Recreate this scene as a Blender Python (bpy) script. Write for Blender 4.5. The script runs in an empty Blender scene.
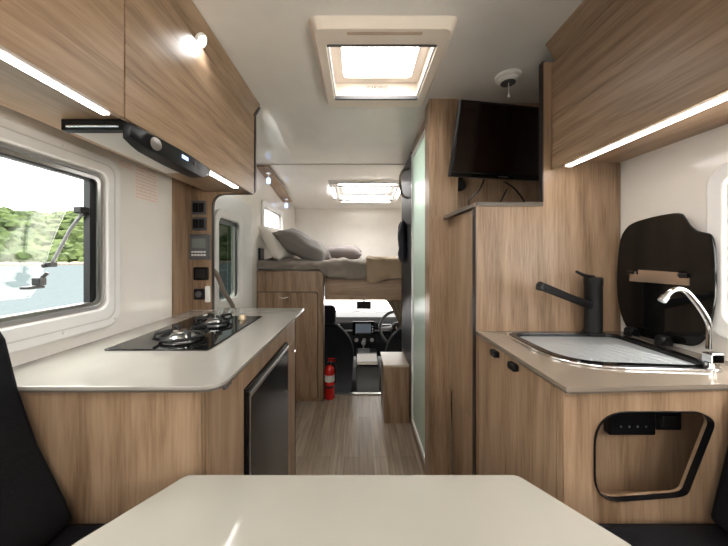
import bpy, bmesh, math, random
from mathutils import Vector, Matrix, noise
random.seed(7)
C = bpy.context.scene.collection
SC = bpy.context.scene
PI = math.pi
# ------------------------------------------------------------------ materials
def nm(name):
    m = bpy.data.materials.new(name); m.use_nodes = True
    nt = m.node_tree; b = nt.nodes['Principled BSDF']
    return m, nt, b
def plain(name, col, rough=.5, metal=0, spec=.5, emit=None, es=0, coat=0, bump=0, bscale=200):
    m, nt, b = nm(name)
    b.inputs['Base Color'].default_value = (*col, 1)
    b.inputs['Roughness'].default_value = rough
    b.inputs['Metallic'].default_value = metal
    b.inputs['Specular IOR Level'].default_value = spec
    b.inputs['Coat Weight'].default_value = coat
    b.inputs['Coat Roughness'].default_value = .05
    if emit:
        b.inputs['Emission Color'].default_value = (*emit, 1)
        b.inputs['Emission Strength'].default_value = es
    # very faint procedural mottling so that nothing is perfectly flat
    tc = nt.nodes.new('ShaderNodeTexCoord'); n = nt.nodes.new('ShaderNodeTexNoise')
    n.inputs['Scale'].default_value = 9; nt.links.new(tc.outputs['Object'], n.inputs['Vector'])
    mx = nt.nodes.new('ShaderNodeMix'); mx.data_type = 'RGBA'
    mx.inputs[6].default_value = (*[c*.95 for c in col], 1); mx.inputs[7].default_value = (*[min(1, c*1.05) for c in col], 1)
    nt.links.new(n.outputs['Fac'], mx.inputs[0]); nt.links.new(mx.outputs[2], b.inputs['Base Color'])
    if bump:
        n2 = nt.nodes.new('ShaderNodeTexNoise'); n2.inputs['Scale'].default_value = bscale
        nt.links.new(tc.outputs['Object'], n2.inputs['Vector'])
        bp = nt.nodes.new('ShaderNodeBump'); bp.inputs['Strength'].default_value = bump; bp.inputs['Distance'].default_value = .003
        nt.links.new(n2.outputs['Fac'], bp.inputs['Height']); nt.links.new(bp.outputs['Normal'], b.inputs['Normal'])
    return m
def wood(name, axis, cols=((.165,.099,.054),(.285,.186,.113),(.390,.268,.174)), rough=.38):
    m, nt, b = nm(name)
    L = nt.links.new
    tc = nt.nodes.new('ShaderNodeTexCoord'); oi = nt.nodes.new('ShaderNodeObjectInfo')
    add = nt.nodes.new('ShaderNodeVectorMath'); add.operation = 'ADD'
    mul = nt.nodes.new('ShaderNodeMath'); mul.operation = 'MULTIPLY'; mul.inputs[1].default_value = 13
    L(oi.outputs['Random'], mul.inputs[0])
    L(tc.outputs['Object'], add.inputs[0]); L(mul.outputs[0], add.inputs[1])
    def stretched(across, along):
        mp = nt.nodes.new('ShaderNodeMapping'); s = [across]*3; s['xyz'.index(axis)] = along
        mp.inputs['Scale'].default_value = s; L(add.outputs[0], mp.inputs['Vector']); return mp
    n1 = nt.nodes.new('ShaderNodeTexNoise'); n1.inputs['Scale'].default_value = 1; n1.inputs['Detail'].default_value = 5
    n1.inputs['Distortion'].default_value = .8
    L(stretched(20, 1.6).outputs[0], n1.inputs['Vector'])
    n2 = nt.nodes.new('ShaderNodeTexNoise'); n2.inputs['Scale'].default_value = 1; n2.inputs['Detail'].default_value = 6
    L(stretched(150, 9).outputs[0], n2.inputs['Vector'])
    w = nt.nodes.new('ShaderNodeTexWave'); w.wave_type = 'BANDS'; w.bands_direction = {'x':'Y','y':'Z','z':'DIAGONAL'}[axis]
    w.inputs['Scale'].default_value = 1; w.inputs['Distortion'].default_value = 7; w.inputs['Detail'].default_value = 3
    L(stretched(7, .9).outputs[0], w.inputs['Vector'])
    a = nt.nodes.new('ShaderNodeMath'); a.operation = 'MULTIPLY_ADD'; a.inputs[1].default_value = .52
    L(n1.outputs['Fac'], a.inputs[0])
    c = nt.nodes.new('ShaderNodeMath'); c.operation = 'MULTIPLY'; c.inputs[1].default_value = .40; L(n2.outputs['Fac'], c.inputs[0])
    L(c.outputs[0], a.inputs[2])
    d = nt.nodes.new('ShaderNodeMath'); d.operation = 'MULTIPLY_ADD'; d.inputs[1].default_value = .08
    L(w.outputs['Fac'], d.inputs[0]); L(a.outputs[0], d.inputs[2])
    r = nt.nodes.new('ShaderNodeValToRGB'); e = r.color_ramp.elements
    e[0].position = .33; e[0].color = (*cols[0], 1); e[1].position = .66; e[1].color = (*cols[2], 1)
    k = e.new(.48); k.color = (*cols[1], 1)
    L(d.outputs[0], r.inputs['Fac']); L(r.outputs['Color'], b.inputs['Base Color'])
    b.inputs['Roughness'].default_value = rough
    bp = nt.nodes.new('ShaderNodeBump'); bp.inputs['Strength'].default_value = .12; bp.inputs['Distance'].default_value = .001
    L(n2.outputs['Fac'], bp.inputs['Height']); L(bp.outputs['Normal'], b.inputs['Normal'])
    return m
WZ = wood('oak_upright', 'z'); WY = wood('oak_lengthwise', 'y'); WX = wood('oak_crosswise', 'x')
def floor_mat():
    m, nt, b = nm('plank_floor'); L = nt.links.new
    tc = nt.nodes.new('ShaderNodeTexCoord')
    mp = nt.nodes.new('ShaderNodeMapping'); mp.inputs['Rotation'].default_value = (0, 0, PI/2); L(tc.outputs['Object'], mp.inputs['Vector'])
    br = nt.nodes.new('ShaderNodeTexBrick'); br.inputs['Scale'].default_value = 1
    br.inputs['Brick Width'].default_value = .9; br.inputs['Row Height'].default_value = .085; br.inputs['Mortar Size'].default_value = .0012
    br.inputs['Color1'].default_value = (.29,.225,.165,1); br.inputs['Color2'].default_value = (.41,.33,.255,1); br.inputs['Mortar'].default_value = (.12,.09,.07,1)
    L(mp.outputs[0], br.inputs['Vector'])
    m2 = nt.nodes.new('ShaderNodeMapping'); m2.inputs['Scale'].default_value = (60, 3, 1); L(tc.outputs['Object'], m2.inputs['Vector'])
    n = nt.nodes.new('ShaderNodeTexNoise'); n.inputs['Scale'].default_value = 1; n.inputs['Detail'].default_value = 5; L(m2.outputs[0], n.inputs['Vector'])
    r = nt.nodes.new('ShaderNodeValToRGB'); r.color_ramp.elements[0].color = (.6,.6,.6,1); r.color_ramp.elements[0].position = .3
    r.color_ramp.elements[1].color = (1.15,1.15,1.15,1); r.color_ramp.elements[1].position = .7; L(n.outputs['Fac'], r.inputs['Fac'])
    mx = nt.nodes.new('ShaderNodeMix'); mx.data_type = 'RGBA'; mx.blend_type = 'MULTIPLY'; mx.inputs[0].default_value = 1
    L(br.outputs['Color'], mx.inputs[6]); L(r.outputs['Color'], mx.inputs[7]); L(mx.outputs[2], b.inputs['Base Color'])
    b.inputs['Roughness'].default_value = .33
    return m
def glass(name, tint=(1,1,1), gloss=.08, rough=.0):
    m = bpy.data.materials.new(name); m.use_nodes = True; nt = m.node_tree; nt.nodes.clear()
    o = nt.nodes.new('ShaderNodeOutputMaterial'); t = nt.nodes.new('ShaderNodeBsdfTransparent'); t.inputs[0].default_value = (*tint, 1)
    g = nt.nodes.new('ShaderNodeBsdfGlossy'); g.inputs['Roughness'].default_value = rough
    x = nt.nodes.new('ShaderNodeMixShader'); x.inputs[0].default_value = gloss
    nt.links.new(t.outputs[0], x.inputs[1]); nt.links.new(g.outputs[0], x.inputs[2]); nt.links.new(x.outputs[0], o.inputs[0])
    return m
WALL = plain('gloss_wall_panel', (.80,.765,.71), .16)
CEIL = plain('gloss_ceiling_panel', (.82,.80,.77), .12)
CREAM = plain('cream_plastic', (.82,.74,.655), .35)
WHITE = plain('white_plastic', (.80,.79,.77), .3)
DOORW = plain('white_door_plastic', (.72,.72,.70), .3)
BLACK = plain('black_satin', (.005,.005,.006), .35, spec=.3)
MATTE = plain('matt_black', (.007,.0065,.0065), .5, spec=.35)
GLOSSB = plain('black_glass', (.004,.004,.004), .05, spec=.4)
EDGE = plain('dark_edge_banding', (.02,.014,.012), .4)
CHROME = plain('chrome', (.82,.82,.82), .08, 1)
STEEL = plain('brushed_steel', (.55,.54,.52), .28, 1)
TRAYM = plain('satin_steel_tray', (.46,.49,.50), .3, .4)
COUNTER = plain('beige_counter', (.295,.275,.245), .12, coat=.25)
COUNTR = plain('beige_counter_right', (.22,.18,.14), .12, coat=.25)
CEDGE = plain('counter_edge', (.10,.082,.065), .3)
TABLE = plain('cream_table', (.345,.325,.285), .14, coat=.4)
LEATHER = plain('black_leather', (.005,.005,.0065), .55, spec=.15, bump=.25, bscale=160)
CARFAB = plain('car_fabric', (.004,.0045,.007), .8, spec=.2)
CARPL = plain('car_plastic', (.008,.009,.011), .55, spec=.3)
CARSIL = plain('car_silver', (.35,.35,.36), .35, .7)
LED = plain('led_light', (1,1,1), .5, emit=(1,.97,.95), es=11)
LAMP = plain('lamp_light', (1,1,1), .5, emit=(.93,.97,1), es=2.2)
BLUE = plain('blue_lamp', (.3,.5,1), .4, emit=(.4,.6,1), es=1.2)
GREYP = plain('grey_plastic', (.10,.10,.105), .45)
SCREEN = plain('lcd_screen', (.19,.22,.20), .25)
RED = plain('red_paint', (.55,.015,.012), .25)
LABEL = plain('white_paper', (.75,.74,.72), .5)
PINK = plain('red_print', (.72,.50,.42), .5)
PILW = plain('white_linen', (.80,.76,.70), .8, bump=.2, bscale=60)
PILG = plain('grey_linen', (.185,.17,.16), .8, bump=.4, bscale=90)
PILM = plain('mauve_linen', (.185,.16,.155), .8, bump=.3, bscale=90)
DUV = plain('taupe_linen', (.23,.195,.165), .85, bump=.5, bscale=25)
THROW = plain('tan_quilt', (.34,.25,.165), .9, bump=.8, bscale=90)
CURT = plain('brown_curtain', (.24,.18,.125), .85)
MINT = plain('frosted_mint_glass', (.74,.83,.77), .22)
_nt = MINT.node_tree; _pb = _nt.nodes['Principled BSDF']; _tr = _nt.nodes.new('ShaderNodeBsdfTranslucent'); _tr.inputs[0].default_value = (.78,.88,.81,1)
_mx = _nt.nodes.new('ShaderNodeMixShader'); _mx.inputs[0].default_value = .5; _nt.links.new(_pb.outputs[0], _mx.inputs[1]); _nt.links.new(_tr.outputs[0], _mx.inputs[2])
_nt.links.new(_mx.outputs[0], _nt.nodes['Material Output'].inputs[0])
GLASS = glass('clear_glass'); ACRY = glass('acrylic', (.93,.96,.95), .07, .03); TINT = glass('tinted_glass', (.24,.26,.25), .08)
BAGM = plain('dark_blue_fabric', (.015,.018,.028), .7)
FLOORM = floor_mat()
# ------------------------------------------------------------------ helpers
OFF = {}
def build(name, bm, mat, parent=None, loc=None, smooth=False, bev=0, seg=2, recalc=True):
    if recalc: bmesh.ops.recalc_face_normals(bm, faces=bm.faces)
    if parent is not None: o0 = OFF[parent.name]
    elif loc is not None: o0 = Vector(loc)
    else:
        xs = [v.co for v in bm.verts]
        o0 = Vector(((min(v.x for v in xs)+max(v.x for v in xs))/2, (min(v.y for v in xs)+max(v.y for v in xs))/2, min(v.z for v in xs)))
    bmesh.ops.translate(bm, verts=bm.verts, vec=-o0)
    me = bpy.data.meshes.new(name); bm.to_mesh(me); bm.free()
    me.materials.append(mat)
    if smooth:
        for p in me.polygons: p.use_smooth = True
    o = bpy.data.objects.new(name, me); C.objects.link(o)
    OFF[o.name] = o0
    if parent is not None: o.parent = parent
    else: o.location = o0
    if bev:
        b = o.modifiers.new('bevel', 'BEVEL'); b.width = bev; b.segments = seg; b.limit_method = 'ANGLE'; b.angle_limit = math.radians(40)
    elif smooth:
        try:
            me.set_sharp_from_angle(angle=math.radians(42))
        except Exception: pass
    return o
def thing(name, label, cat, loc, group=None):
    o = bpy.data.objects.new(name, None); C.objects.link(o); o.location = loc; o.empty_display_size = .05
    OFF[o.name] = Vector(loc); o['label'] = label; o['category'] = cat
    if group: o['group'] = group
    return o
def tag(o, label, cat, group=None):
    o['label'] = label; o['category'] = cat
    if group: o['group'] = group
    return o
def struct(o): o['kind'] = 'structure'; return o
def sthing(name, loc):
    o = bpy.data.objects.new(name, None); C.objects.link(o); o.location = loc; OFF[o.name] = Vector(loc); o['kind'] = 'structure'; return o
def dup(root, loc, label=None, group=None):
    r = root.copy(); C.objects.link(r); r.location = loc
    if label: r['label'] = label
    if group: r['group'] = group
    OFF[r.name] = Vector(loc)
    for ch in list(root.children):
        c = ch.copy(); C.objects.link(c); c.parent = r
        for g in ch.children:
            d = g.copy(); C.objects.link(d); d.parent = c
    return r
def B(): return bmesh.new()
def box(bm, x0, x1, y0, y1, z0, z1):
    v = [bm.verts.new((x, y, z)) for x in (x0, x1) for y in (y0, y1) for z in (z0, z1)]
    for f in ((0,1,3,2),(4,6,7,5),(0,4,5,1),(2,3,7,6),(0,2,6,4),(1,5,7,3)): bm.faces.new([v[i] for i in f])
    return bm
def frame_for(d):
    d = d.normalized(); a = Vector((0,0,1)) if abs(d.z) < .9 else Vector((1,0,0))
    u = d.cross(a).normalized(); return u, d.cross(u).normalized()
def tube(bm, pts, r, seg=14, cap=True):
    pts = [Vector(p) for p in pts]; n = len(pts); rs = r if isinstance(r, (list, tuple)) else [r]*n
    rings = []; u = None
    for i, p in enumerate(pts):
        d = (pts[min(i+1, n-1)] - pts[max(i-1, 0)]).normalized()
        if u is None: u, w = frame_for(d)
        else:
            u = (u - d*u.dot(d)).normalized(); w = d.cross(u).normalized()
        rings.append([bm.verts.new(p + (u*math.cos(2*PI*k/seg) + w*math.sin(2*PI*k/seg))*rs[i]) for k in range(seg)])
    for a, b in zip(rings, rings[1:]):
        for k in range(seg): bm.faces.new((a[k], a[(k+1)%seg], b[(k+1)%seg], b[k]))
    if cap: bm.faces.new(rings[0][::-1]); bm.faces.new(rings[-1])
    return bm
def lathe(bm, prof, c, axis=(0,0,1), seg=32):
    c = Vector(c); ax = Vector(axis).normalized(); u, w = frame_for(ax); rings = []
    for r, h in prof:
        r = max(r, .0002)
        rings.append([bm.verts.new(c + ax*h + (u*math.cos(2*PI*k/seg) + w*math.sin(2*PI*k/seg))*r) for k in range(seg)])
    for a, b in zip(rings, rings[1:]):
        for k in range(seg): bm.faces.new((a[k], a[(k+1)%seg], b[(k+1)%seg], b[k]))
    bm.faces.new(rings[0][::-1]); bm.faces.new(rings[-1]); return bm
def spline(pts, n=8, closed=False):
    P = [Vector(p) for p in pts]; out = []; m = len(P); rng = m if closed else m-1
    for i in range(rng):
        g = (lambda k: P[k % m]) if closed else (lambda k: P[min(max(k, 0), m-1)])
        p0, p1, p2, p3 = g(i-1), g(i), g(i+1), g(i+2)
        for k in range(n):
            t = k/n
            out.append(.5*((2*p1) + (p2-p0)*t + (2*p0-5*p1+4*p2-p3)*t*t + (3*p1-p0-3*p2+p3)*t**3))
    if not closed: out.append(P[-1])
    return out
def rrect(a0, a1, b0, b1, r, n=6):
    out = []
    rr = r if isinstance(r, (list, tuple)) else [r]*4
    for (ca, cb, s, q) in ((a1-rr[0], b1-rr[0], 0, rr[0]), (a0+rr[1], b1-rr[1], 1, rr[1]), (a0+rr[2], b0+rr[2], 2, rr[2]), (a1-rr[3], b0+rr[3], 3, rr[3])):
        for k in range(n+1):
            t = (s + k/n)*PI/2; out.append((ca+q*math.cos(t), cb+q*math.sin(t)))
    return out
def rpoly(pts, r, n=6):
    """round the corners of a 2-D polygon; r is one radius or one for each corner"""
    out = []; m = len(pts)
    for i in range(m):
        q = r[i] if isinstance(r, (list, tuple)) else r
        p = Vector(pts[i]).to_2d(); a = Vector(pts[i-1]).to_2d(); b = Vector(pts[(i+1) % m]).to_2d()
        if q <= 0: out.append((p.x, p.y)); continue
        da = (a-p).normalized(); db = (b-p).normalized(); qa = min(q, (a-p).length*.49, (b-p).length*.49)
        s = p+da*qa; e = p+db*qa
        for k in range(n+1):
            t = k/n; v = s*(1-t)**2 + p*2*t*(1-t) + e*t*t; out.append((v.x, v.y))
    return out
def plate(bm, outer, holes, axis, a, b):
    """flat outline (with holes) extruded along an axis from a to b; 2-D coords: x->(y,z) y->(x,z) z->(x,y)"""
    def P(p, t): return {'x': (t, p[0], p[1]), 'y': (p[0], t, p[1]), 'z': (p[0], p[1], t)}[axis]
    es = []
    for lp in [outer]+list(holes):
        vs = [bm.verts.new(P(p, a)) for p in lp]
        es += [bm.edges.new((vs[i], vs[(i+1) % len(vs)])) for i in range(len(vs))]
    if holes:
        fs = [g for g in bmesh.ops.triangle_fill(bm, use_beauty=True, use_dissolve=False, edges=es)['geom'] if isinstance(g, bmesh.types.BMFace)]
    else: fs = [bm.faces.new([e.verts[0] for e in es])] if False else [bm.faces.new(vs)]
    r = bmesh.ops.extrude_face_region(bm, geom=fs, use_keep_orig=True)
    d = Vector(P((0, 0), b)) - Vector(P((0, 0), a))
    bmesh.ops.translate(bm, verts=[g for g in r['geom'] if isinstance(g, bmesh.types.BMVert)], vec=d)
    return bm
def ribbon(bm, pts, y0, y1, t):
    """band of thickness t following an xz polyline, spanning y0..y1"""
    n = len(pts); L = []
    for i, p in enumerate(pts):
        a = Vector(pts[max(i-1, 0)]); b = Vector(pts[min(i+1, n-1)]); d = (b-a).normalized(); nn = Vector((-d.y, d.x))*t
        L.append((Vector(p), Vector(p)+nn))
    R = [[bm.verts.new((q.x, y, q.y)) for (q, y) in ((a, y0), (b, y0), (b, y1), (a, y1))] for a, b in L]
    for a, b in zip(R, R[1:]):
        for k in range(4): bm.faces.new((a[k], a[(k+1) % 4], b[(k+1) % 4], b[k]))
    bm.faces.new(R[0][::-1]); bm.faces.new(R[-1]); return bm
def pillow_bm(c, u, v, w, h, t, sag=0, seed=0, N=22):
    c = Vector(c); u = Vector(u).normalized(); v = Vector(v); v = (v-u*v.dot(u)).normalized(); n = u.cross(v)
    bm = B(); G = {}
    for s in (1, -1):
        for i in range(N+1):
            for j in range(N+1):
                a = i/N*2-1; b = j/N*2-1
                edge = i in (0, N) or j in (0, N)
                if s == -1 and edge: G[s, i, j] = G[1, i, j]; continue
                pin = 1-.10*(1-a*a)*abs(b)**3; pin2 = 1-.10*(1-b*b)*abs(a)**3
                hh = ((1-a**4)*(1-b**4))**.55
                nz = noise.noise(Vector((a*1.7+seed, b*1.7, s)))*.018 + noise.noise(Vector((a*5+seed, b*5, s*3)))*.006
                G[s, i, j] = bm.verts.new(c+u*(a*w/2*pin2)+v*(b*h/2*pin)+n*(s*t/2*hh+nz*hh) + Vector((0,0,-sag*(a*a))))
        for i in range(N):
            for j in range(N):
                try: bm.faces.new((G[s,i,j], G[s,i+1,j], G[s,i+1,j+1], G[s,i,j+1]))
                except ValueError: pass
    return bm
def text_mesh(txt, size, M, mat, name, parent):
    cu = bpy.data.curves.new('t', 'FONT'); cu.body = txt; cu.size = size; cu.align_x = 'CENTER'; cu.extrude = .0004
    o = bpy.data.objects.new('t', cu); C.objects.link(o); bpy.context.view_layer.update()
    me = bpy.data.meshes.new_from_object(o.evaluated_get(bpy.context.evaluated_depsgraph_get()))
    bpy.data.objects.remove(o); bm = B(); bm.from_mesh(me); bm.transform(M); bpy.data.meshes.remove(me)
    return build(name, bm, mat, parent, recalc=False)
# ------------------------------------------------------------------ camera and light
cam = bpy.data.objects.new('camera', bpy.data.cameras.new('camera')); C.objects.link(cam)
cam.location = (0, 0, 1.2); cam.rotation_euler = (PI/2, 0, 0)
cam.data.sensor_width = 36; cam.data.lens = 300/728*36; cam.data.shift_x = 5/728; cam.data.shift_y = -16/728
cam.data.clip_start = .02; cam.data.clip_end = 2000
SC.camera = cam
w = bpy.data.worlds.new('sky'); SC.world = w; w.use_nodes = True
bg = w.node_tree.nodes['Background']; bg.inputs[0].default_value = (1,.975,.94,1); bg.inputs[1].default_value = 1
_n = w.node_tree; _tc = _n.nodes.new('ShaderNodeTexCoord'); _sx = _n.nodes.new('ShaderNodeSeparateXYZ'); _mr = _n.nodes.new('ShaderNodeMapRange')
_mr.interpolation_type = 'SMOOTHSTEP'; _mr.inputs[1].default_value = .25; _mr.inputs[2].default_value = 1; _mr.inputs[3].default_value = 3.6; _mr.inputs[4].default_value = 15
_n.links.new(_tc.outputs['Generated'], _sx.inputs[0]); _n.links.new(_sx.outputs[2], _mr.inputs[0]); _n.links.new(_mr.outputs[0], bg.inputs[1])
vs = SC.view_settings; vs.view_transform = 'Standard'; vs.look = 'None'; vs.gamma = 1; vs.use_curve_mapping = False; vs.exposure = .95
def area(loc, rot, sx, sy, e, col=(1,.95,.88)):
    l = bpy.data.lights.new('lamp_light', 'AREA'); l.shape = 'RECTANGLE'; l.size = sx; l.size_y = sy; l.energy = e; l.color = col
    o = bpy.data.objects.new('lamp_light', l); C.objects.link(o); o.location = loc; o.rotation_euler = rot; return o
def spot(loc, direction, e, ang=100, col=(.95,.98,1), r=.02):
    l = bpy.data.lights.new('spot_light', 'SPOT'); l.energy = e; l.spot_size = math.radians(ang); l.spot_blend = .7; l.color = col; l.shadow_soft_size = r
    o = bpy.data.objects.new('spot_light', l); C.objects.link(o); o.location = loc
    o.rotation_euler = Vector(direction).to_track_quat('-Z', 'Y').to_euler(); return o
XL, XR, ZC = -.853, .956, 1.97
CT = .93                                     # counter top height
YB = -1.5                                    # rear wall
# ------------------------------------------------------------------ room shell
bm = box(B(), XL-.03, XR+.03, YB-.03, 2.63, -.05, 0); struct(build('floor', bm, FLOORM, loc=(0,0,0)))
W1 = (.33, 1.0, 1.03, 1.475); ED = (1.765, 2.075, .93, 1.44); LW = (2.67, 3.27, 1.40, 1.655); RW = (-1.1, .05, 1.03, 1.55); W2 = (.12, .775, 1.03, 1.41)
outL = [(YB, 0), (2.62, 0), (2.62, .95), (4.03, .95), (4.03, 1.86), (2.48, 2.0), (YB, 2.0)]
bm = plate(B(), outL, [rrect(*W1, .03), rrect(*ED, .04), rrect(*LW, .03), rrect(*RW, .03)], 'x', XL, XL-.03); struct(build('wall_left', bm, WALL, loc=(0,0,0)))
bm = plate(B(), outL, [rrect(*W2, .03), rrect(*RW, .03), rrect(*LW, .03)], 'x', XR, XR+.03); struct(build('wall_right', bm, WALL, loc=(0,0,0)))
bm = plate(B(), [(XL-.03, 0), (XR+.03, 0), (XR+.03, 2.0), (XL-.03, 2.0)], [rrect(-.25, .35, 1.05, 1.6, .04)], 'y', YB, YB-.03); struct(build('wall_rear', bm, WALL, loc=(0,0,0)))
SKY = (-.165, .34, .96, 1.52)
bm = plate(B(), [(XL-.03, YB-.03), (XR+.03, YB-.03), (XR+.03, 2.48), (XL-.03, 2.48)], [rrect(-.13, .30, 1.02, 1.45, .02)], 'z', ZC, ZC+.03)
struct(build('ceiling', bm, CEIL, loc=(0,0,0)))
S2 = (-.23, .42, 2.95, 3.50)
def slope(v): v.co.z -= .0855*(v.co.y-2.48)
bm = plate(B(), [(XL-.03, 2.48), (XR+.03, 2.48), (XR+.03, 4.03), (XL-.03, 4.03)], [rrect(*S2, .02)], 'z', ZC, ZC+.03)
for v in bm.verts: slope(v)
struct(build('ceiling', bm, CEIL, loc=(0,0,0)))
bm = box(B(), XL-.03, XR+.03, 4.0, 4.03, .95, 1.86); struct(build('wall_front', bm, WALL, loc=(0,0,0)))
bm = box(B(), XL, XR, 2.4795, 2.4875, ZC-.006, ZC); struct(build('trim_1', bm, plain('ceiling_joint', (.45,.42,.38), .4)))
bm = box(B(), XL, XR, 2.63, 4.0, .985, 1.028); struct(build('trim_2', bm, WX))
bm = box(B(), -.298, .40, 2.605, 2.635, .0, .012); struct(build('trim_3', bm, STEEL))
# coved corner between front wall and cabover ceiling
# left kitchen window
def wall_window(name, side, hole, frame, r=.05, depth=.016, glassm=GLASS, black=True):
    y0, y1, z0, z1 = hole; a0, a1, b0, b1 = frame
    X = XL if side < 0 else XR; s = 1 if side < 0 else -1
    root = sthing(name, (X, (y0+y1)/2, z0))
    bm = plate(B(), rrect(a0, a1, b0, b1, r), [rrect(y0, y1, z0, z1, .028)], 'x', X+s*.0005, X+s*depth)
    fr = build('window_frame', bm, WHITE, root, bev=.006, seg=3)
    bm = plate(B(), rrect(y0+.001, y1-.001, z0+.001, z1-.001, .026), [rrect(y0+.007, y1-.008, z0+.012, z1-.010, .02)], 'x', X-s*.028, X-s*.0)
    build('seal', bm, GREYP if not black else plain('seal_grey', (.30,.29,.28), .5), root)
    return root, fr
w1, fr = wall_window('window_1', -1, W1, (.26, 1.057, .967, 1.532), .05)
bm = plate(B(), rrect(.34, .985, 1.045, 1.46, .02), [rrect(.352, .972, 1.056, 1.449, .015)], 'x', XL+.001, XL+.006)
build('inner_trim', bm, STEEL, w1)
bm = box(B(), XL-.024, XL-.004, .955, .978, 1.05, 1.455); build('blind_track', bm, BLACK, w1)
bm = box(B(), XL-.02, XL-.003, .345, .955, 1.443, 1.455); box(bm, XL-.02, XL-.003, .345, .955, 1.046, 1.056); build('blind_rail', bm, GREYP, w1)
bm = plate(B(), rrect(.285, 1.03, .992, 1.507, .035), [rrect(.289, 1.026, .996, 1.503, .033)], 'x', XL+.0165, XL+.0175); build('frame_groove', bm, plain('frame_line', (.62,.60,.57), .4), w1)
for (yy, zz) in ((1.03,.99),(1.03,1.50),(.65,.985),(.65,1.515),(.85,.985),(.85,1.515)):
    bm = lathe(B(), [(.005,0),(.005,.001),(.003,.002)], (XL+.016,yy,zz), (1,0,0), 12); build('screw_cap', bm, WHITE, w1)
# opened acrylic pane hinged at the top, with curved edge, and its stays
bm = B(); N = 10
for k in range(N+1):
    t = k/N; x = XL-.035-.19*t-.02*math.sin(t*PI); z = 1.475-.40*t
    for y in (.36, .97-.012*t*t): pass
rows = []
for k in range(N+1):
    t = k/N; x = XL-.035-.165*t-.025*math.sin(t*PI); z = 1.475-.405*t
    ye = .985 if t < .93 else .96
    rows.append([bm.verts.new((x+d, y, z)) for d in (0, -.004) for y in (.36, ye)])
for a, b in zip(rows, rows[1:]):
    bm.faces.new((a[0], a[1], b[1], b[0])); bm.faces.new((a[2], b[2], b[3], a[3])); bm.faces.new((a[1], a[3], b[3], b[1])); bm.faces.new((a[0], b[0], b[2], a[2]))
bm.faces.new((rows[0][0], rows[0][2], rows[0][3], rows[0][1])); bm.faces.new((rows[-1][0], rows[-1][1], rows[-1][3], rows[-1][2]))
build('hinged_pane', bm, ACRY, w1, smooth=True)
bm = B(); tube(bm, [(XL-.012,.945,1.345),(XL-.06,.950,1.29),(XL-.127,.958,1.18)], .005, 10)
st = build('window_stay', bm, GREYP, w1, smooth=True)
bm = box(B(), XL-.03, XL-.004, .925, .957, 1.335, 1.357); build('stay_pivot', bm, BLACK, w1, bev=.004)
bm = box(B(), XL-.14, XL-.118, .940, .968, 1.168, 1.184); tube(bm, [(XL-.133,.935,1.172),(XL-.133,.975,1.178)], .007); build('stay_knob', bm, BLACK, w1, bev=.003)
bm = box(B(), XL-.175, XL-.150, .940, .965, 1.110, 1.135); tube(bm, [(XL-.16,.955,1.13),(XL-.145,.962,1.15)], .006); box(bm, XL-.185, XL-.155, .915, .965, 1.10, 1.109); build('pane_latch', bm, BLACK, w1, bev=.003)
w2, fr = wall_window('window_2', 1, W2, (.05, .815, .985, 1.445), .06)
bm = box(B(), XR+.014, XR+.018, W2[0], W2[1], W2[2], W2[3]); build('window_pane', bm, GLASS, w2)
w3, fr = wall_window('window_3', -1, LW, (2.61, 3.33, 1.36, 1.70), .03)
bm = box(B(), XL-.018, XL-.014, LW[0], LW[1], LW[2], LW[3]); build('window_pane', bm, GLASS, w3)
w3b, fr = wall_window('window_10', 1, LW, (2.61, 3.33, 1.36, 1.70), .03)  # unseen window added to brighten the cabover bed
bm = box(B(), XR+.014, XR+.018, LW[0], LW[1], LW[2], LW[3]); build('window_pane', bm, GLASS, w3b)
for i, sd in ((4, -1), (5, 1)):  # unseen dinette side windows, added to let in fill light
    q, fr = wall_window('window_%d' % i, sd, RW, (-1.16, .11, .97, 1.61), .05)
    X = XL-.018 if sd < 0 else XR+.014
    bm = box(B(), X, X+.004, RW[0], RW[1], RW[2], RW[3]); build('window_pane', bm, GLASS, q)
w6 = sthing('window_6', (.05, YB, 1.0))  # unseen rear window, added and sized for interior fill light
bm = plate(B(), rrect(-.31, .41, .99, 1.66, .05), [rrect(-.25, .35, 1.05, 1.6, .03)], 'y', YB+.0005, YB+.016); build('window_frame', bm, WHITE, w6, bev=.005)
bm = box(B(), -.25, .35, YB-.018, YB-.014, 1.05, 1.6); build('window_pane', bm, GLASS, w6)
# entry door in the left wall
d1 = sthing('door_1', (XL, 1.98, 0))
bm = plate(B(), rrect(1.66, 2.36, .02, 1.60, .09), [rrect(*ED, .04)], 'x', XL+.0005, XL+.014); build('door_panel', bm, DOORW, d1, bev=.005, seg=3)
bm = plate(B(), rrect(ED[0]-.035, ED[1]+.06, ED[2]-.045, ED[3]+.045, .06), [rrect(ED[0]+.004, ED[1]-.004, ED[2]+.005, ED[3]-.005, .04)], 'x', XL+.014, XL+.03); build('window_frame', bm, WHITE, d1, bev=.007, seg=3)
bm = box(B(), XL-.02, XL-.015, ED[0], ED[1], ED[2], ED[3]); build('window_pane', bm, TINT, d1)
bm = box(B(), XL+.005, XL+.010, ED[0]-.0, ED[0]+.022, ED[2], ED[3]-.02); box(bm, XL+.005, XL+.010, ED[1]-.028, ED[1], ED[2], ED[3]-.02); box(bm, XL+.005, XL+.010, ED[0], ED[1], ED[3]-.035, ED[3]-.01); build('fly_screen', bm, GREYP, d1)
bm = tube(B(), spline([(XL+.028,1.59,1.17),(-.80,1.62,1.14),(-.78,1.66,1.09),(-.78,1.73,1.00),(-.78,1.80,.945),(-.78,1.86,.88),(XL+.028,1.88,.84)]), .013, 12)
tag(build('grab_rail', bm, plain('taupe_rail', (.22,.18,.15), .4), smooth=True), 'curved taupe grab rail beside the white entry door', 'handle')
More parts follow.
